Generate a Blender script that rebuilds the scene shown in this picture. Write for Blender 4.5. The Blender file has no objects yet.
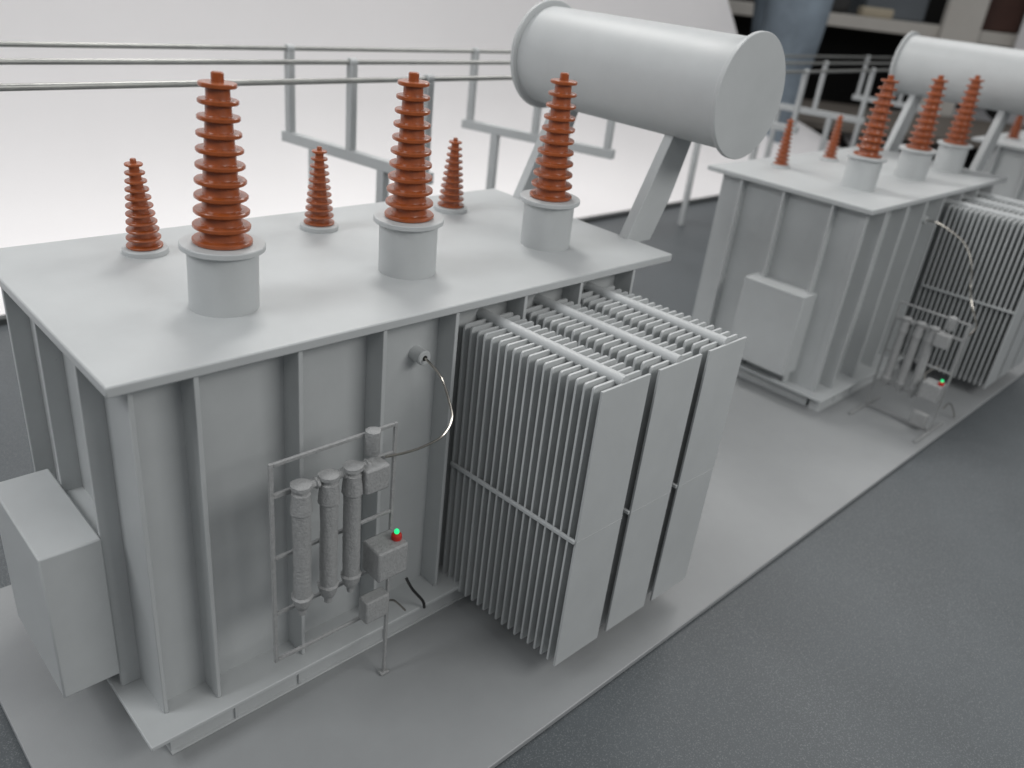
import bpy, bmesh, math, random
from mathutils import Vector, Matrix
random.seed(7)
S = 0.1                      # all numbers below are decimetres; the scene is linked in metres
scene = bpy.context.scene
COL = scene.collection
PI = math.pi

# ------------------------------------------------------------------ materials
def mat(name, col, rough=0.5, metal=0.0, noise=0.0, nscale=20.0, bump=0.0, bscale=300.0,
        coat=0.0, spec=0.5, speck=None, emit=None, estr=0.0, sheen=0.0, bdist=.0003):
    m = bpy.data.materials.new(name); m.use_nodes = True
    nt = m.node_tree; b = nt.nodes['Principled BSDF']
    b.inputs['Base Color'].default_value = (*col, 1)
    b.inputs['Roughness'].default_value = rough
    b.inputs['Metallic'].default_value = metal
    b.inputs['Specular IOR Level'].default_value = spec
    b.inputs['Coat Weight'].default_value = coat
    if sheen: b.inputs['Sheen Weight'].default_value = sheen
    tc = nt.nodes.new('ShaderNodeTexCoord')
    src = None
    if noise:
        n = nt.nodes.new('ShaderNodeTexNoise'); n.inputs['Scale'].default_value = nscale
        n.inputs['Detail'].default_value = 6; n.inputs['Roughness'].default_value = .65
        nt.links.new(tc.outputs['Object'], n.inputs['Vector'])
        r = nt.nodes.new('ShaderNodeValToRGB')
        r.color_ramp.elements[0].position = .3; r.color_ramp.elements[1].position = .7
        r.color_ramp.elements[0].color = (*[c*(1-noise) for c in col], 1)
        r.color_ramp.elements[1].color = (*[min(1, c*(1+noise)) for c in col], 1)
        nt.links.new(n.outputs['Fac'], r.inputs['Fac']); src = r.outputs['Color']
        # gloss varies with the same cloudiness
        mr = nt.nodes.new('ShaderNodeMapRange'); mr.inputs['To Min'].default_value = max(.02, rough-.08)
        mr.inputs['To Max'].default_value = min(1, rough+.08)
        nt.links.new(n.outputs['Fac'], mr.inputs['Value']); nt.links.new(mr.outputs['Result'], b.inputs['Roughness'])
    if speck:
        scol, sscale, thr = speck
        n2 = nt.nodes.new('ShaderNodeTexNoise'); n2.inputs['Scale'].default_value = sscale
        n2.inputs['Detail'].default_value = 2
        nt.links.new(tc.outputs['Object'], n2.inputs['Vector'])
        r2 = nt.nodes.new('ShaderNodeValToRGB')
        r2.color_ramp.elements[0].position = thr; r2.color_ramp.elements[1].position = thr+.1
        r2.color_ramp.elements[0].color = (0, 0, 0, 1); r2.color_ramp.elements[1].color = (1, 1, 1, 1)
        nt.links.new(n2.outputs['Fac'], r2.inputs['Fac'])
        mx = nt.nodes.new('ShaderNodeMix'); mx.data_type = 'RGBA'
        nt.links.new(r2.outputs['Color'], mx.inputs['Factor'])
        if src: nt.links.new(src, mx.inputs['A'])
        else: mx.inputs['A'].default_value = (*col, 1)
        mx.inputs['B'].default_value = (*scol, 1)
        src = mx.outputs['Result']
    if src: nt.links.new(src, b.inputs['Base Color'])
    if bump:
        n3 = nt.nodes.new('ShaderNodeTexNoise'); n3.inputs['Scale'].default_value = bscale
        n3.inputs['Detail'].default_value = 3
        nt.links.new(tc.outputs['Object'], n3.inputs['Vector'])
        bp = nt.nodes.new('ShaderNodeBump'); bp.inputs['Strength'].default_value = bump
        bp.inputs['Distance'].default_value = bdist
        nt.links.new(n3.outputs['Fac'], bp.inputs['Height']); nt.links.new(bp.outputs['Normal'], b.inputs['Normal'])
    if emit:
        b.inputs['Emission Color'].default_value = (*emit, 1); b.inputs['Emission Strength'].default_value = estr
    return m

GREY = mat('grey_spray_paint', (.482, .500, .503), .48, noise=.035, nscale=35, bump=.12, bscale=900, speck=((.36, .38, .39), 420, .76))
GREYR = mat('grey_rough_paint', (.34, .345, .345), .45, noise=.14, nscale=500, bump=1.0, bscale=1000, bdist=.0006)
BOARD = mat('base_board_paint', (.312, .322, .327), .42, noise=.05, nscale=14, bump=.2, bscale=900, speck=((.5, .5, .5), 600, .74))
ORANGE = mat('orange_brown_enamel', (.325, .078, .019), .32, noise=.16, nscale=120, bump=.35, bscale=420, coat=.5)
STEEL = mat('dull_steel_rod', (.34, .345, .33), .38, metal=.6, noise=.15, nscale=40)
WIRE = mat('bare_metal_wire', (.55, .52, .47), .25, metal=1.0)
BLACK = mat('black_rubber', (.02, .02, .02), .5)
TABLE = mat('dark_speckled_table', (.083, .094, .101), .46, noise=.16, nscale=6, bump=.6, bscale=1100, speck=((.150, .163, .170), 1050, .55))
TRIM = mat('table_edge_band', (.07, .075, .075), .6, noise=.1, nscale=20)
PAPER = mat('white_paper', (.88, .862, .864), .7, noise=.012, nscale=3)
RED = mat('red_lamp_base', (.55, .03, .02), .35)
GREEN = mat('green_lit_diode', (.02, .5, .2), .3, emit=(.02, 1.0, .30), estr=.95)
DENIM = mat('blue_denim', (.21, .255, .30), .85, noise=.30, nscale=9, bump=.6, bscale=120)
SKIN = mat('skin', (.55, .33, .24), .5)
SHIRT = mat('dark_shirt_cloth', (.08, .08, .09), .85, noise=.2, nscale=8)
SHOE = mat('worn_brown_shoe', (.10, .08, .055), .6, noise=.3, nscale=20)
HAIR = mat('dark_hair', (.03, .02, .015), .6)
SHELF = mat('cream_shelf_metal', (.66, .63, .58), .5, noise=.08, nscale=4)
DARK = mat('dark_back_panel', (.018, .017, .016), .8, noise=.3, nscale=3)
FLOORM = mat('brown_grey_floor', (.16, .14, .12), .6, noise=.2, nscale=2)
WALLM = mat('room_wall_paint', (.07, .065, .06), .8, noise=.1, nscale=2)
BIN = mat('grey_plastic_bin', (.16, .18, .20), .5, noise=.1, nscale=6)
CREAM = mat('cream_card', (.55, .48, .36), .7, noise=.08, nscale=10)
BROWN = mat('brown_card', (.09, .045, .035), .7, noise=.2, nscale=8)
DGREY = mat('dark_grey_cloth', (.05, .05, .05), .8, noise=.3, nscale=10)

# ------------------------------------------------------------------ mesh builder
class MB:
    def __init__(s): s.bm = bmesh.new()
    def box(s, x0, x1, y0, y1, z0, z1, M=None):
        vs = [s.bm.verts.new(Vector(p)) for p in ((x0,y0,z0),(x1,y0,z0),(x1,y1,z0),(x0,y1,z0),(x0,y0,z1),(x1,y0,z1),(x1,y1,z1),(x0,y1,z1))]
        if M is not None:
            for v in vs: v.co = M @ v.co
        for f in ((3,2,1,0),(4,5,6,7),(0,1,5,4),(1,2,6,5),(2,3,7,6),(3,0,4,7)): s.bm.faces.new([vs[i] for i in f])
        return s
    def prism(s, pts, axis, a, b):
        """closed outline pts in the two other axes, extruded along axis from a to b"""
        def P(p, t):
            return {'x': (t, p[0], p[1]), 'y': (p[0], t, p[1]), 'z': (p[0], p[1], t)}[axis]
        A = [s.bm.verts.new(P(p, a)) for p in pts]; B = [s.bm.verts.new(P(p, b)) for p in pts]
        n = len(pts); fs = [s.bm.faces.new(A), s.bm.faces.new(B[::-1])]
        for i in range(n): fs.append(s.bm.faces.new((A[i], B[i], B[(i+1) % n], A[(i+1) % n])))
        bmesh.ops.recalc_face_normals(s.bm, faces=fs)
        return s
    def lathe(s, prof, loc=(0,0,0), axis='z', n=48, wob=0.0):
        """prof: list of (radius, height); ends closed"""
        loc = Vector(loc); rings = []
        ph = random.random()*6
        for k, (r, h) in enumerate(prof):
            ring = []
            for i in range(n):
                a = 2*PI*i/n
                rr = r*(1+wob*math.sin(3*a+ph+k*.3)+wob*.7*math.sin(7*a+ph*2+k))
                c, q = rr*math.cos(a), rr*math.sin(a)
                v = {'z': (c, q, h), 'y': (c, h, q), 'x': (h, c, q)}[axis]
                ring.append(s.bm.verts.new(loc+Vector(v)))
            rings.append(ring)
        fs = []
        for a, b in zip(rings, rings[1:]):
            for i in range(n): fs.append(s.bm.faces.new((a[i], a[(i+1) % n], b[(i+1) % n], b[i])))
        fs.append(s.bm.faces.new(rings[0][::-1])); fs.append(s.bm.faces.new(rings[-1]))
        bmesh.ops.recalc_face_normals(s.bm, faces=fs)
        for f in fs[:-2]: f.smooth = True
        return s
    def tube(s, pts, r, n=10, rad=None):
        pts = [Vector(p) for p in pts]; rings = []
        t = (pts[1]-pts[0]).normalized()
        u = t.orthogonal().normalized()
        for i, p in enumerate(pts):
            t2 = (pts[min(i+1, len(pts)-1)]-pts[max(i-1, 0)]).normalized()
            u = (u-t2*u.dot(t2)).normalized(); w = t2.cross(u)
            rr = rad[i] if rad else r
            rings.append([s.bm.verts.new(p+rr*(math.cos(2*PI*k/n)*u+math.sin(2*PI*k/n)*w)) for k in range(n)])
        fs = []
        for a, b in zip(rings, rings[1:]):
            for k in range(n): fs.append(s.bm.faces.new((a[k], a[(k+1) % n], b[(k+1) % n], b[k])))
        fs.append(s.bm.faces.new(rings[0][::-1])); fs.append(s.bm.faces.new(rings[-1]))
        bmesh.ops.recalc_face_normals(s.bm, faces=fs)
        for f in fs[:-2]: f.smooth = True
        return s
    def bar(s, a, b, w, d=None):
        """square bar from a to b"""
        a, b = Vector(a), Vector(b); d = d or w; t = (b-a); L = t.length; t.normalize()
        up = Vector((0, 0, 1)) if abs(t.z) < .9 else Vector((0, 1, 0))
        x = t.cross(up).normalized(); z = x.cross(t)
        M = Matrix.Translation(a) @ Matrix((x, t, z)).transposed().to_4x4()
        return s.box(-w/2, w/2, 0, L, -d/2, d/2, M)
    def build(s, name, m, parent=None, bevel=0.0, loc=None, segs=2, angle=.6):
        me = bpy.data.meshes.new(name)
        off = Vector(loc) if loc else Vector((0, 0, 0))
        for v in s.bm.verts: v.co = (v.co-off)*S
        s.bm.to_mesh(me); s.bm.free()
        me.set_sharp_from_angle(angle=math.radians(38))
        o = bpy.data.objects.new(name, me); COL.objects.link(o); me.materials.append(m)
        o.location = off*S
        if parent: o.parent = parent
        if bevel:
            b = o.modifiers.new('bevel', 'BEVEL'); b.width = bevel*S; b.segments = segs
            b.limit_method = 'ANGLE'; b.angle_limit = angle
        return o

def tag(o, label, cat=None, group=None, kind=None):
    if label: o['label'] = label
    if cat: o['category'] = cat
    if group: o['group'] = group
    if kind: o['kind'] = kind
    return o
def empty(name, loc, label, cat, group=None, rz=0):
    o = bpy.data.objects.new(name, None); COL.objects.link(o); o.empty_display_size = .01
    o.location = Vector(loc)*S; o.rotation_euler = (0, 0, rz)
    return tag(o, label, cat, group)
def copy_tree(o, parent=None):
    c = o.copy(); COL.objects.link(c); c.parent = parent
    for ch in list(o.children): copy_tree(ch, c)
    return c

# ------------------------------------------------------------------ setting: table and base board
H = 2.283; W = 1.956; L = 4.0; LT = .055
TZ = -.045
t = MB(); t.box(-9, 60, -16, 6.32, TZ-.5, TZ)
tag(t.build('table_top', TABLE, bevel=.01), 'dark grey speckled table top under the grey base board', kind='structure')
t = MB(); t.box(-9, 60, 6.322, 6.44, TZ-.48, TZ+.075)
tag(t.build('table_edge', TRIM, bevel=.01), 'dark raised band along the back edge of the table', kind='structure')
b = MB(); b.box(-.5, 30, -1.183, 1.885, TZ+.001, 0)
tag(b.build('base_board', BOARD, bevel=.008), 'long smooth grey board carrying the row of transformers', 'base board')

# ------------------------------------------------------------------ transformer
def insulator(mb, n, r0, r1, h, c0, c1, fr=.29, lo=0.0):
    """stack of n thin discs on a tapered core, bottom radius r0 to top r1"""
    prof = []
    pit = h/n
    for i in range(n):
        f = i/(n-1); R = r0+(r1-r0)*f; c = c0+(c1-c0)*f
        z = lo+i*pit; th = pit*fr
        e = th*.2
        prof += [(R-e, z), (R, z+e), (R, z+th-e), (R-e, z+th), (c*1.03, z+th*1.12), (c, z+th*1.5), (c*.985, z+pit*.97)]
    prof.pop(); prof.pop(); prof[-1] = (c1*.9, prof[-1][1])
    return prof

def make_bushing(root, x, y, big, seed, tilt=(0, 0)):
    random.seed(seed)
    if big:
        zb = H+.345; h = .828; n = 11
        prof = insulator(None, n, .148, .090, h, .104, .052)
        rt, ht = .030, .048
    else:
        zb = H+.038; h = .525; n = 11
        prof = insulator(None, n, .103, .050, h, .066, .025)
        rt, ht = .017, .028
    m = MB(); m.lathe([(r, z) for r, z in prof], (x, y, zb), wob=.006)
    o = m.build('bushing', ORANGE, root, loc=(x, y, zb))
    o.rotation_euler = (tilt[0], tilt[1], 0)
    tip = prof[-1][1]-.004
    q = MB(); q.lathe([(rt, zb+tip-.01), (rt, zb+tip+ht-.006), (rt*.8, zb+tip+ht)], (x, y, 0), n=20)
    c = q.build('terminal', ORANGE, o, loc=(x, y, zb)); c.location = (0, 0, 0)
    if big:
        q = MB(); q.lathe([(.177, H-.004), (.177, H+.315)], (x, y, 0), n=64)
        c = q.build('turret', GREY, o, loc=(x, y, zb)); c.location = (0, 0, 0)
        q = MB(); q.lathe([(.208, H+.313), (.212, H+.316), (.212, H+.338), (.208, H+.343)], (x, y, 0), n=64)
        c = q.build('collar', GREY, o, loc=(x, y, zb)); c.location = (0, 0, 0)
    else:
        q = MB(); q.lathe([(.130, H-.003), (.130, H+.028), (.122, H+.036)], (x, y, 0), n=48)
        c = q.build('base_ring', GREY, o, loc=(x, y, zb)); c.location = (0, 0, 0)
    return o

def make_radiator(root, x0, x1):
    zb, zt = .15, 2.10; ch = .020
    xc = (x0+x1)/2; yo = -.965; yi = .085
    N = 18
    sk = lambda y: -.05*(y-yo)/(yi-yo)          # the bank stands very slightly out of square
    # the tie bars along the fins are the radiator's own mesh, the pipes are sub-parts
    m = MB()
    m.bar((x0-.010+sk(yi), yi, 1.12), (x0-.010, yo-.002, 1.12), .022, .024)
    o = m.build('radiator', GREY, root, bevel=.003)
    m = MB(); m.bar((x1+.010+sk(yi), yi, 1.12), (x1+.010, yo-.002, 1.12), .022, .024); m.build('tie_bar', GREY, o, bevel=.003)
    def pipe(z, r, name):
        q = MB(); q.tube([(xc+sk(.228), .228, z), (xc, yo+.010, z)], r, n=28)
        q.build(name, GREY, o)
    pipe(zb+.12, .038, 'bottom_pipe'); pipe(zt+.002, .036, 'header_pipe')
    for i in range(N):
        y = yi+(yo-yi)*i/N
        jx = random.uniform(-.0035, .0035)+sk(y); jz = random.uniform(-.004, .004)
        f = MB()
        f.prism([(x0+jx, zb+jz), (x1+jx, zb+jz), (x1+jx, zt-.012+jz), (x1-.010+jx, zt+jz), (x0+ch*.8+jx, zt+jz), (x0+ch*.25+jx, zt-ch*.35+jz), (x0+jx, zt-ch+jz)], 'y', y-.0082, y+.0082)
        f.build('fin', GREY, o, bevel=.0012, segs=1)
    e = MB()
    e.prism([(x0-.004, zb-.004), (x1+.004, zb-.004), (x1+.004, 1.117), (x1+.001, 1.120), (x1+.004, 1.123), (x1+.004, zt+.004), (x0-.004, zt+.004), (x0-.004, 1.123), (x0-.001, 1.12), (x0-.004, 1.117)], 'y', yo-.010, yo+.006)
    e.build('end_panel', GREY, o, bevel=.0025)
    g = MB(); g.box(x0-.003, x1+.003, yo-.0125, yo-.0095, 1.118, 1.1215); g.build('panel_seam', GREY, o)
    return o

BX0, BX1, BY0, BY1 = .115, 3.60, .165, 1.80
def make_transformer(label, big_x, small_x, full=True):
    root = empty('power_transformer', (0, 0, 0), label, 'transformer', 'model transformers in a row on the base board')
    m = MB(); m.box(BX0, BX1, BY0, BY1, .192, H-LT+.002); m.build('tank', GREY, root)
    m = MB(); m.box(0, L, 0, W, H-LT, H); m.build('lid', GREY, root, bevel=.009)
    m = MB(); m.box(-.03, 3.80, -.085, 2.02, .165, .195); m.build('base_flange', GREY, root, bevel=.006)
    # skid rails under the flange: channel sections with stiffeners
    for (ya, yb, sgn) in ((-.045, .12, 1), (1.82, 1.96, -1)):
        r = MB()
        r.box(.09, 3.7, ya+.03, yb-.03, .002, .166)
        r.box(.088, 3.7, ya+.01, yb-.01, .0, .014)
        for xs in (.46, .87, 1.50, 2.4, 3.3):
            r.box(xs, xs+.014, ya+.016, yb-.016, .012, .166)
        r.build('skid_rail', GREY, root, bevel=.004)
    r = MB()
    r.box(.09, .2, .122, 1.818, .002, .164)
    r.box(.084, .09, .55, .57, .002, .164); r.box(.084, .09, 1.2, 1.22, .002, .164)
    r.build('skid_crossbeam', GREY, root, bevel=.004)
    r = MB(); r.box(3.55, 3.66, .122, 1.818, .002, .164); r.build('skid_crossbeam', GREY, root, bevel=.004)
    # stiffening ribs
    zr0, zr1 = .195, H-LT
    for x in (.125, .395, .93, 1.445, 1.955, 2.512, 3.03, 3.585):
        m = MB(); m.box(x-.0125, x+.0125, .085 if x < .2 else .012, BY0+.004, zr0, zr1)
        # small weld fillet where the rib meets the wall
        m.build('rib', GREY, root, bevel=.005)
    for y in (.42, .98, 1.50):
        m = MB(); m.box(.010, BX0+.004, y-.0125, y+.0125, zr0, zr1); m.build('rib', GREY, root, bevel=.005)
        m = MB(); m.box(BX1-.004, BX1+.10, y-.0125, y+.0125, zr0, zr1); m.build('rib', GREY, root, bevel=.005)
    # cabinet on the end wall
    m = MB(); m.box(-.285, .008, .38, 1.165, .325, 1.255)
    cab = m.build('control_cabinet', GREY, root, bevel=.010)
    m = MB(); m.box(.006, .118, .50, 1.09, .45, 1.20); m.build('mounting_plate', GREY, cab, bevel=.004)
    # stub where the thin wire enters
    m = MB(); m.lathe([(.052, .215), (.052, .20), (.046, .19), (.046, .075), (.040, .068), (.018, .068), (.018, .085)], (1.775, 0, 1.955), axis='y', n=28)
    m.build('wire_stub', GREY, root)
    m = MB(); m.lathe([(.0165, .082), (.0165, .069)], (1.775, 0, 1.955), axis='y', n=16)
    m.build('stub_bore', BLACK, root)
    for k, x in enumerate(big_x): make_bushing(root, x, .60, True, 10+k, ((0, .022), (0, -.02), (0, -.015))[k])
    for k, x in enumerate(small_x): make_bushing(root, x, 1.56, False, 30+k, ((0, -.04), (.0, 0), (0, .0))[k])
    # radiators
    random.seed(3)
    for x0 in (2.128, 2.628, 3.125): make_radiator(root, x0, x0+.405)
    # conservator drum on two slanting brackets
    cx, cz = 4.45, 3.392
    m = MB(); m.lathe([(.384, -.05), (.384, 1.90)], (cx, 0, cz), axis='y', n=96)
    con = m.build('conservator', GREY, root)
    for y0, y1 in ((-.085, -.05), (1.90, 1.935)):
        m = MB(); m.lathe([(.426, y0), (.431, y0+.005), (.431, y1-.005), (.426, y1)], (cx, 0, cz), axis='y', n=96); m.build('end_plate', GREY, con)
    for y0, y1 in ((.40, .485), (1.59, 1.675)):
        m = MB()
        m.prism([(3.955, H-.002), (4.0, H-.002), (4.002, H-.045), (4.255, H-.045), (4.42, 2.56), (4.58, 3.03), (4.35, 3.12)], 'y', y0, y1)
        m.build('support_bracket', GREY, root, bevel=.006)
    return root

T1 = make_transformer('nearest grey model transformer, with its whole tank, three radiator banks and drum in view',
                      (.835, 2.02, 3.255), (.805, 1.995, 3.175))

# ---- second and third units: copies set further along the board
D2 = 7.21; DY = -.08
T2 = copy_tree(T1)
T2.location = Vector((D2, DY, 0))*S
T2['label'] = 'blurred second grey transformer, standing behind the radiators of the nearest one'
big = [c for c in T2.children if c.name.startswith('bushing')]
for o in T2.children:
    if o.name.startswith('radiator'): o.location.x += .12*S; o.location.y -= .07*S
for o in big[3:]: o.scale = (.84, .84, 1)
for o, dx in zip(big, (.08, .28, .225, .10, .12, .12)): o.location.x += dx*S
for o in T2.children:
    if o.name.startswith('control_cabinet'): o.location.x += .12*S; o.location.y += -.03*S; o.location.z += .015*S; o.scale.y = .93; o.location.y += .035*S
T3 = copy_tree(T1)
T3.location = Vector((14.75, -.35, -.0))*S
T3['label'] = 'farthest grey transformer, only a corner of its lid showing at the right picture edge'

# ------------------------------------------------------------------ instrument rack (built round its own frame: x along, z up, faces -y)
def rough_cyl(mb, x, y, z0, z1, r):
    prof = [(r*.45, z0-.045), (r*.5, z0-.01), (r*.75, z0), (r*1.0, z0+.03), (r*1.08, z0+.045), (r*1.22, z0+.075), (r*1.0, z0+.085)]
    n = 9
    for i in range(1, n): prof.append((r*(1+random.uniform(-.035, .035)), z0+.085+(z1-z0-.25)*i/n))
    prof += [(r*1.0, z1-.165), (r*1.2, z1-.155), (r*1.12, z1-.10), (r*1.0, z1-.06), (r*1.02, z1-.045), (r*.8, z1-.04), (r*.8, z1-.02), (r*1.12, z1-.015), (r*1.12, z1+.006), (r*.6, z1+.014)]
    mb.lathe(prof, (x, y, 0), n=24, wob=.03)
def make_rack(label, wall_hung):
    root = empty('instrument_rack', (0, 0, 0), label, 'instrument rack', 'thin wire racks beside the transformers')
    zb, zt = .0, 1.27; w = .73; q = .020
    def bar(x0, x1, z, name='frame_bar', y=0, th=q):
        m = MB(); m.box(x0, x1, y-.009, y+.009, z-th/2, z+th/2); return m.build(name, GREYR, root, bevel=.004)
    fr = MB()
    fr.box(-.010, .010, -.01, .01, zb, zt)
    fr.box(w-.010, w+.010, -.01, .01, zb-(.55 if wall_hung else 0), zt)
    fr.box(.010, w-.010, -.009, .009, zt-.021, zt-.001)
    fr.box(.010, w-.010, -.009, .009, zb+.001, zb+.021)
    fr.build('frame', GREYR, root, bevel=.003)
    bar(.010, w-.010, 1.08, 'crossbar', th=.03)
    bar(.010, w-.010, .70, 'crossbar')
    bar(.010, .62, .335, 'crossbar')
    # three rough cylinders with their valves
    for i, x in enumerate((.132, .290, .432)):
        m = MB(); rough_cyl(m, x, -.052, .357, 1.128, .047)
        c = m.build('cylinder', GREYR, root)
        v = MB(); v.lathe([(.028, x+.045), (.028, x+.06), (.020, x+.065), (.020, x+.085), (.03, x+.09), (.03, x+.105)], (0, -.035, 1.095), axis='x', n=14, wob=.05)
        v.build('valve', GREYR, c)
    m = MB(); m.lathe([(.034, 1.150), (.040, 1.16), (.038, 1.24), (.042, 1.26), (.040, 1.29), (.030, 1.297)], (.562, -.035, 0), n=20, wob=.03)
    m.build('sensor_pot', GREYR, root)
    def jbox(x0, x1, z0, z1, d, name='junction_box'):
        m = MB(); m.box(x0, x1, -d, -.009, z0, z1); b = m.build(name, GREYR, root, bevel=.012)
        return b
    jbox(.472, .622, .958, 1.108, .115)
    big = jbox(.53, .728, .388, .585, .175, 'lamp_box')
    m = MB(); m.lathe([(.029, .584), (.031, .592), (.029, .613), (.016, .622)], (.693, -.105, 0), n=20)
    rb = m.build('lamp_base', RED, big)
    m = MB(); m.lathe([(.011, .621), (.015, .628), (.014, .640), (.007, .648)], (.693, -.105, 0), n=18)
    m.build('signal_light', GREEN, rb)
    jbox(.515, .678, .034, .19, .095)
    if wall_hung:
        # short foot of the long leg and stays holding the rack to the tank wall
        m = MB(); m.box(w-.03, w+.03, -.02, .02, -.55, -.535); m.build('foot', GREYR, root, bevel=.003)
    else:
        for x in (0, w):
            m = MB(); m.box(x-.012, x+.012, -.40, .36, -.012, .012); m.build('foot', GREYR, root, bevel=.003)
    return root
R1 = make_rack('grey wire rack held in front of the nearest transformer wall, with three rough cylinders', True)
R1.location = Vector((.605, -.255, .555))*S
R2 = make_rack('blurred grey rack standing square to the wall on two long feet, before the second transformer', False)
R2.location = Vector((7.98, -.36, .015))*S; R2.rotation_euler = (0, 0, -PI/2)

# ------------------------------------------------------------------ wires
def spline(pts, n=10):
    P = [Vector(p) for p in pts]; out = []
    for i in range(len(P)-1):
        p0, p1, p2, p3 = P[max(i-1, 0)], P[i], P[i+1], P[min(i+2, len(P)-1)]
        for k in range(n):
            t_ = k/n
            out.append(.5*((2*p1)+(-p0+p2)*t_+(2*p0-5*p1+4*p2-p3)*t_**2+(-p0+3*p1-3*p2+p3)*t_**3))
    out.append(P[-1]); return out
def wire(pts, r, m, label, group=None, name='wire', cat='wire'):
    b = MB(); b.tube(spline(pts), r, n=8)
    return tag(b.build(name, m, loc=pts[0]), label, cat, group)
wire([(1.775, .078, 1.955), (1.765, .02, 1.955), (1.78, -.08, 1.895), (1.80, -.14, 1.77), (1.79, -.19, 1.67), (1.70, -.22, 1.60), (1.56, -.25, 1.60), (1.41, -.28, 1.625), (1.24, -.31, 1.67)],
     .0075, WIRE, 'thin bare metal wire curving from the nearest tank wall down to the rack', 'thin wires on the racks')
wire([(1.33, -.26, .60), (1.42, -.22, .52), (1.54, -.18, .35)], .007, WIRE, 'short brassy wire stub poking out low beside the near rack', 'thin wires on the racks')
wire([(1.64, -.05, .47), (1.66, -.09, .40), (1.74, -.11, .27), (1.76, -.11, .20)], .010, BLACK, 'short black hose dropping over the base flange of the nearest transformer', name='hose', cat='hose')
wire([(8.985, -.002, 1.955), (8.99, -.12, 1.96), (9.02, -.30, 1.90), (9.03, -.48, 1.80), (9.0, -.62, 1.62), (8.95, -.72, 1.35), (8.75, -.85, 1.24), (8.45, -1.0, 1.20), (8.2, -1.09, 1.20), (8.02, -1.10, 1.16)],
     .0085, WIRE, 'blurred shiny wire looping from the second tank to its rack', 'thin wires on the racks')
wire([(8.04, -.86, .50), (8.15, -.80, .55), (8.35, -.85, .62)], .009, WIRE, 'short pale wire end behind the lamp box of the second rack', 'thin wires on the racks')
wire([(8.04, -1.12, .30), (8.3, -1.10, .28), (8.55, -1.11, .10), (8.62, -1.12, .01)], .008, WIRE, 'thin wire trailing from the second rack onto the base board', 'thin wires on the racks')

# ------------------------------------------------------------------ bus bars and their stands
ZB = 2.99
lines = {'near': ((.521, 2.971), (17.237, 4.157)), 'mid': ((.821, 4.082), (19.606, 5.166)), 'far': ((1.085, 5.063), (26.4, 6.546))}
def ly(k, x):
    (x0, y0), (x1, y1) = lines[k]; return y0+(y1-y0)*(x-x0)/(x1-x0)
bl = {'near': 'nearest of the three thin steel rods, lowest in the picture', 'mid': 'middle one of the three long thin steel rods', 'far': 'farthest of the three thin steel rods, highest in the picture'}
for k in ('near', 'mid', 'far'):
    m = MB(); xa, xb = -2.2, 22.0
    m.tube([(xa, ly(k, xa), ZB), (xb, ly(k, xb), ZB)], .024, n=14)
    tag(m.build('busbar', STEEL, loc=(xa, ly(k, xa), ZB)), bl[k], 'rod', 'thin steel rods on the stands')
def make_stand(gx, label, dm=.22, df=.42):
    xs = {'near': gx, 'mid': gx-dm, 'far': gx-df}
    P = {k: Vector((xs[k], ly(k, xs[k]), 0)) for k in xs}
    d = (P['far']-P['near']).normalized(); ang = math.atan2(d.y, d.x)-PI/2
    o = P['near']
    root = empty('busbar_stand', (o.x, o.y, TZ), label, 'stand', 'grey goal-post stands under the rods', rz=ang)
    Ly = (P['far']-P['near']).length; my = (P['mid']-P['near']).length
    b0, b1 = 2.0-TZ, 2.115-TZ
    m = MB(); m.box(-.05, .05, -.10, Ly+.10, b0, b1); m.build('crossbeam', GREY, root, bevel=.008)
    for y in (0, my, Ly):
        m = MB(); m.box(-.042, .042, y-.042, y+.042, b1-.001, ZB-TZ-.025); p = m.build('post', GREY, root, bevel=.008)
        m2 = MB(); m2.lathe([(.040, -.045), (.044, -.04), (.044, .04), (.040, .045)], (0, y, ZB-TZ), axis='x', n=20)
        m2.build('rod_clamp', GREY, p)
    for y in (.56, 1.62):
        m = MB(); m.box(-.05, .05, y-.05, y+.05, .0, b0+.001); m.build('leg', GREY, root, bevel=.008)
    return root
make_stand(4.23, 'grey stand rising behind the middle orange bushings of the nearest transformer', .17, .33)
make_stand(7.34, 'grey stand half hidden behind the near drum and the third tall bushing', .32, .62)
make_stand(12.72, 'blurred grey stand just right of the near drum end, most of it hidden')
make_stand(15.76, 'blurred grey stand seen behind the first tall bushing of the second transformer')
make_stand(20.55, 'farthest grey stand, meeting the left end of the second drum')

# ------------------------------------------------------------------ white paper backdrops
def sheet(prof, x0f, x1f, nx, name, label, wav=0.0):
    """curved paper: prof list of (y,z); x limits depend on the row"""
    m = MB(); g = []
    for j, (y, z) in enumerate(prof):
        row = []
        for i in range(nx+1):
            a = x0f[j]+(x1f[j]-x0f[j])*i/nx
            row.append(m.bm.verts.new((a, y+wav*math.sin(a*.5)*min(1, j/3), z)))
        g.append(row)
    for j in range(len(prof)-1):
        for i in range(nx):
            f = m.bm.faces.new((g[j][i], g[j][i+1], g[j+1][i+1], g[j+1][i])); f.smooth = True
    o = m.build(name, PAPER)
    s = o.modifiers.new('solid', 'SOLIDIFY'); s.thickness = .02*S; s.offset = 0
    return tag(o, label, 'backdrop', 'white paper backdrops behind the table')
prof = [(6.455, TZ-.2), (6.47, TZ+.02), (7.0, .02), (7.5, .18), (7.9, .42), (8.25, .80), (8.5, 1.25), (8.68, 1.8), (8.77, 2.4), (8.8, 3.1), (8.8, 3.85), (8.8, 5.5), (8.8, 9.0)]
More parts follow.
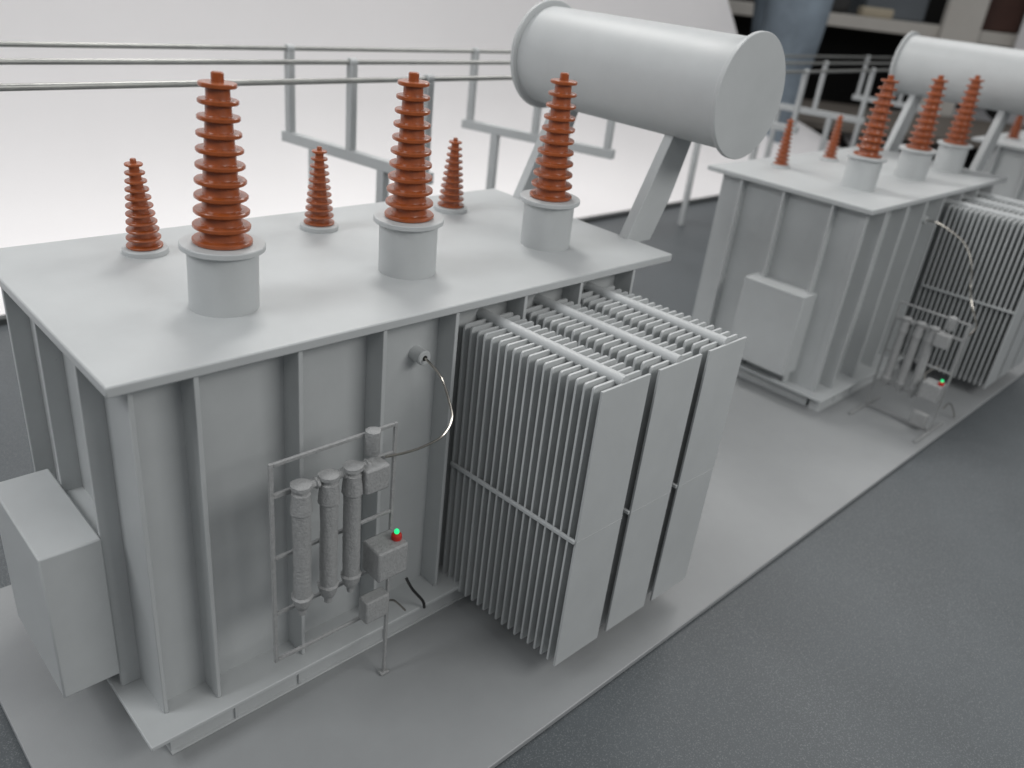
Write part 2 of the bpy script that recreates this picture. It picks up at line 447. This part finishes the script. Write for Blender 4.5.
sheet(prof, [-9]*13, [24.2, 24.2, 24.0, 23.6, 23.2, 22.3, 21.0, 19.9, 19.1, 18.35, 17.6, 17.0, 16.8], 30, 'paper_backdrop',
      'large white sheet sweeping up behind the nearest transformer', .0)
prof = [(6.9, TZ), (7.6, .05), (8.2, .35), (8.6, .7), (8.75, .95)]
sheet(prof, [24.6, 24.6, 24.7, 24.9, 25.6], [60, 58, 54, 48, 42], 20, 'paper_backdrop', 'low white sheet curling behind the second transformer')

# ------------------------------------------------------------------ room behind
FX, FY = .72693, .68671                     # horizontal viewing direction; the shelving stands square to it
C0 = Vector((-1.002, -3.270, 0))
def rm(s_, d):                               # point of the room, s_ to the right and d ahead of the photographer
    return Vector((C0.x+FX*d+FY*s_, C0.y+FY*d-FX*s_, 0))
RZ = math.atan2(-FX, FY)
FL = -3.0
m = MB(); m.box(-60, 120, -60, 120, FL-.2, FL)
tag(m.build('floor', FLOORM), 'brown grey floor of the room', kind='structure')
p = rm(0, 46)
m = MB(); m.box(-60, 60, 0, 1, FL, 24); o = m.build('wall', WALLM); o.location = p*S; o.rotation_euler = (0, 0, RZ)
tag(o, 'dark wall of the room behind the shelves', kind='structure')
# shelving
p = rm(0, 32)
sh = empty('shelving_unit', p, 'out of focus cream shelving with a thick post, across the top right corner', 'shelves', rz=RZ)
def bx(name, mt, x0, x1, y0, y1, z0, z1, parent=sh, bevel=.03):
    m = MB(); m.box(x0, x1, y0, y1, z0, z1); return m.build(name, mt, parent, bevel=bevel)
bx('shelf_board', SHELF, -2, 19, 0, 4.5, 3.36, 3.78)
bx('shelf_board', SHELF, -2, 19, 0, 4.5, -3.4, -3.0)
bx('post', SHELF, 13.3, 14.6, -.35, -.01, FL, 9)
bx('post', SHELF, -1.9, -.9, -.35, -.01, FL, 9)
bx('back_panel', DARK, -2, 19, 4.51, 4.6, FL, 9)
def item(name, mt, label, cat, x0, x1, y0, y1, z0, z1, tilt=0, bevel=.08):
    m = MB(); m.box(x0, x1, y0, y1, z0, z1)
    if cat == 'bin':
        m.box(x0-.1, x1+.1, y0-.1, y1+.1, z1-.25, z1+.02)
    o = m.build(name, mt, bevel=bevel, loc=((x0+x1)/2, (y0+y1)/2, z0))
    loc = o.location/S
    o.location = (p+Vector((FY*loc.x+FX*loc.y, -FX*loc.x+FY*loc.y, loc.z)))*S
    o.rotation_euler = (0, 0, RZ+tilt)
    return tag(o, label, cat)
item('storage_bin', BIN, 'blurred blue grey bin on the shelf, left of the thick post', 'bin', 10.9, 13.1, .9, 3.5, 3.78, 6.0)
item('card_box', CREAM, 'small cream box on the shelf edge in front of the grey bin', 'box', 10.6, 11.7, .1, .75, 3.78, 4.10)
item('folded_cloth', DGREY, 'dark folded cloth heap on the shelf, left end', 'cloth', 8.2, 10.2, .4, 2.6, 3.78, 4.5, .1, .2)
item('card_box', BROWN, 'dark brown box on the shelf, right of the thick post', 'box', 14.7, 16.3, .5, 2.8, 3.78, 5.7)
m = MB(); m.box(15.8, 19.5, -.6, -.5, 2.6, 8)
o = m.build('white_panel', PAPER, bevel=.02, loc=(15.8, -.6, 2.6)); loc = o.location/S
o.location = (p+Vector((FY*loc.x+FX*loc.y, -FX*loc.x+FY*loc.y, loc.z)))*S; o.rotation_euler = (0, .0, RZ)
tag(o, 'plain white board leaning at the shelves in the top right corner', 'board')

bench = empty('workbench', rm(12, 25.6), 'brown grey bench top in the blurred background, below the shelving', 'workbench', rz=RZ)
m = MB(); m.box(-9, 12, 0, 5.6, -.25+.95, .95); m.build('bench_top', FLOORM, bench, bevel=.03)
for lx in (-8.6, 11.2):
    for lyy in (.3, 5.0):
        m = MB(); m.box(lx, lx+.4, lyy, lyy+.4, FL, .70); m.build('leg', FLOORM, bench)
# person standing before the shelving: one skinned body, seen from the thighs down
pp = rm(5.95, 24)
per = empty('person', (pp.x, pp.y, FL), 'out of focus person in blue jeans standing in front of the shelves', 'person', rz=RZ+PI/2)
def skin_fig(name, verts, edges, radii, mt, root_i=0, parent=per, sub=2):
    me = bpy.data.meshes.new(name); me.from_pydata([tuple(c*S for c in v) for v in verts], edges, [])
    o = bpy.data.objects.new(name, me); COL.objects.link(o); me.materials.append(mt); o.parent = parent
    sk = o.modifiers.new('skin', 'SKIN'); sk.use_smooth_shade = True
    for i, r in enumerate(radii):
        rr = r if isinstance(r, tuple) else (r, r)
        me.skin_vertices[0].data[i].radius = (rr[0]*S, rr[1]*S); me.skin_vertices[0].data[i].use_root = (i == root_i)
    sb = o.modifiers.new('sub', 'SUBSURF'); sb.levels = sub; sb.render_levels = sub
    return o
# body (x right, y away, z up, decimetres above the floor); weight on the right-hand leg
BV = [(0,0,9.2), (0,0,10.6), (0,0,12.4), (0,.05,14.0), (0,0,14.9), (0,-.1,15.5), (0,-.15,16.3), (0,-.1,17.0),   # 0-7 pelvis..head
      (-.85,0,8.8), (-.75,-.1,6.6), (-.45,-.15,4.9), (-.35,.1,2.6), (-.35,.15,.75), (-.40,-.9,.35),             # 8-13 left leg
      (.80,0,8.8), (.55,-.1,6.6), (.35,-.1,4.9), (.45,.15,2.6), (.55,.2,.75), (.62,-.9,.35),                    # 14-19 right leg
      (-1.7,0,13.9), (-2.1,.2,11.4), (-1.9,-1.4,11.6), (-1.8,-2.0,11.9),                                            # 20-23 arm
      (1.7,0,13.9), (2.15,.2,11.4), (1.9,-1.4,11.6), (1.8,-2.0,11.9)]                                               # 24-27 arm
BE = [(0,1),(1,2),(2,3),(3,4),(4,5),(5,6),(6,7),(0,8),(8,9),(9,10),(10,11),(11,12),(12,13),(0,14),(14,15),(15,16),(16,17),(17,18),(18,19),
      (3,20),(20,21),(21,22),(22,23),(3,24),(24,25),(25,26),(26,27)]
BR = [(1.5,1.1), (1.3,.95), (1.5,1.0), (1.4,.9), .5, .62, .80, .6] + [.82,.68,.52,.46,.36,.3]*2 + [.6,.42,.32,.25]*2
body = skin_fig('body', BV, BE, BR, SKIN)
JV = BV[:1]+[BV[1]]+BV[8:13]+BV[14:19]
JE = [(0,1),(0,2),(2,3),(3,4),(4,5),(5,6),(0,7),(7,8),(8,9),(9,10),(10,11)]
skin_fig('jeans', JV, JE, [(1.62,1.25),(1.45,1.1)]+[1.0,.86,.70,.62,.52]+[1.0,.86,.70,.62,.52], DENIM)
SV = [BV[i] for i in (1,2,3,20,21,24,25)]
skin_fig('shirt', SV, [(0,1),(1,2),(2,3),(3,4),(2,5),(5,6)], [(1.55,1.15),(1.65,1.15),(1.5,1.0),.75,.58,.75,.58], SHIRT, 1)
for sx, i in ((-1, 12), (1, 18)):
    a = BV[i]
    skin_fig('shoe', [(a[0],a[1]+.25,.42), (a[0],a[1]-.4,.40), (a[0]+.05*sx,a[1]-1.5,.30)], [(0,1),(1,2)], [.42,.44,.36], SHOE)
skin_fig('hair', [(0,.1,16.6), (0,.0,17.15), (0,.25,16.0)], [(0,1),(0,2)], [.85,.62,.6], HAIR)
def hand(hx, hy, hz, sx):
    v = [(hx,hy,hz), (hx,hy-.15,hz-.35), (hx,hy-.25,hz-.75)]; e = [(0,1),(1,2)]; r = [.22,.30,.28]
    for k, ln in enumerate((.62,.72,.68,.52)):
        y = -.22+.15*k; n = len(v)
        v += [(hx+.02*k*sx,hy-.25+y,hz-.85), (hx+.02*k*sx,hy-.32+y,hz-.85-ln*.55), (hx-.10*sx,hy-.32+y,hz-.85-ln)]
        e += [(2,n),(n,n+1),(n+1,n+2)]; r += [.095,.085,.07]
    n = len(v); v += [(hx-.2*sx,hy-.5,hz-.4), (hx-.25*sx,hy-.75,hz-.75)]; e += [(1,n),(n,n+1)]; r += [.11,.09]
    skin_fig('hand', v, e, r, SKIN, 1, sub=1)
hand(-1.8,-2.0,11.9,-1); hand(1.8,-2.0,11.9,1)

# ------------------------------------------------------------------ lights (the room's ceiling panels, plus two added fills)
def area(name, loc, target, size, size_y, energy, col=(1, 1, 1)):
    l = bpy.data.lights.new(name, 'AREA'); l.shape = 'RECTANGLE'; l.size = size*S; l.size_y = size_y*S
    l.energy = energy*S*S*100; l.color = col
    o = bpy.data.objects.new(name, l); COL.objects.link(o); o.location = Vector(loc)*S
    d = (Vector(target)-Vector(loc)); o.rotation_euler = d.to_track_quat('-Z', 'Y').to_euler()
    return o
area('ceiling_light_back', (6, 7, 12.5), (3, 0, 1), 3, 2, 6.2, (1.0, .985, .96))
area('ceiling_light_left', (-9, 3, 12), (2, 1, 1), 6, 5, 8.3, (.98, .99, 1.0))
area('ceiling_light_front', (5, -9, 8), (2, 0, 1), 7, 3, 5.3, (1.0, .99, .97))
area('near_fill', (-4, -6, 10), (1, 0, 1), 4, 3, .9, (1.0, .99, .97))  # added weak fill to lift the cabinet front, not a ceiling panel
area('ceiling_light_far', (19, 3, 16), (14, 2, 0), 10, 6, 12.5, (1.0, .985, .97))
area('backdrop_fill', (2, 4.5, 13), (3, 9.5, 3), 8, 2, 1.5, (1.0, .98, .97))  # added fill aimed at the white paper to brighten it, no real lamp

w = bpy.data.worlds.new('World'); scene.world = w; w.use_nodes = True
w.node_tree.nodes['Background'].inputs['Color'].default_value = (.93, .96, 1.0, 1)
w.node_tree.nodes['Background'].inputs['Strength'].default_value = .25

# ------------------------------------------------------------------ camera
cam = bpy.data.cameras.new('camera'); co = bpy.data.objects.new('camera', cam); COL.objects.link(co)
cam.sensor_width = 36; cam.lens = 28.9323
cam.clip_start = .01; cam.clip_end = 50
R = ((0.720833, -0.684884, 0.106458), (-0.243057, -0.393621, -0.886558), (0.649094, 0.613186, -0.450201))
M = Matrix(((R[0][0], -R[1][0], -R[2][0]), (R[0][1], -R[1][1], -R[2][1]), (R[0][2], -R[1][2], -R[2][2]))).to_4x4()
M.translation = Vector((-1.0019, -3.2702, 4.0311))*S
co.matrix_world = M
cam.dof.use_dof = True; cam.dof.focus_distance = 4.6*S; cam.dof.aperture_fstop = 7.8
scene.camera = co
scene.view_settings.view_transform = 'Standard'; scene.view_settings.look = 'None'
scene.view_settings.exposure = -.09; scene.view_settings.gamma = 1
scene.render.resolution_x = 1024; scene.render.resolution_y = 768
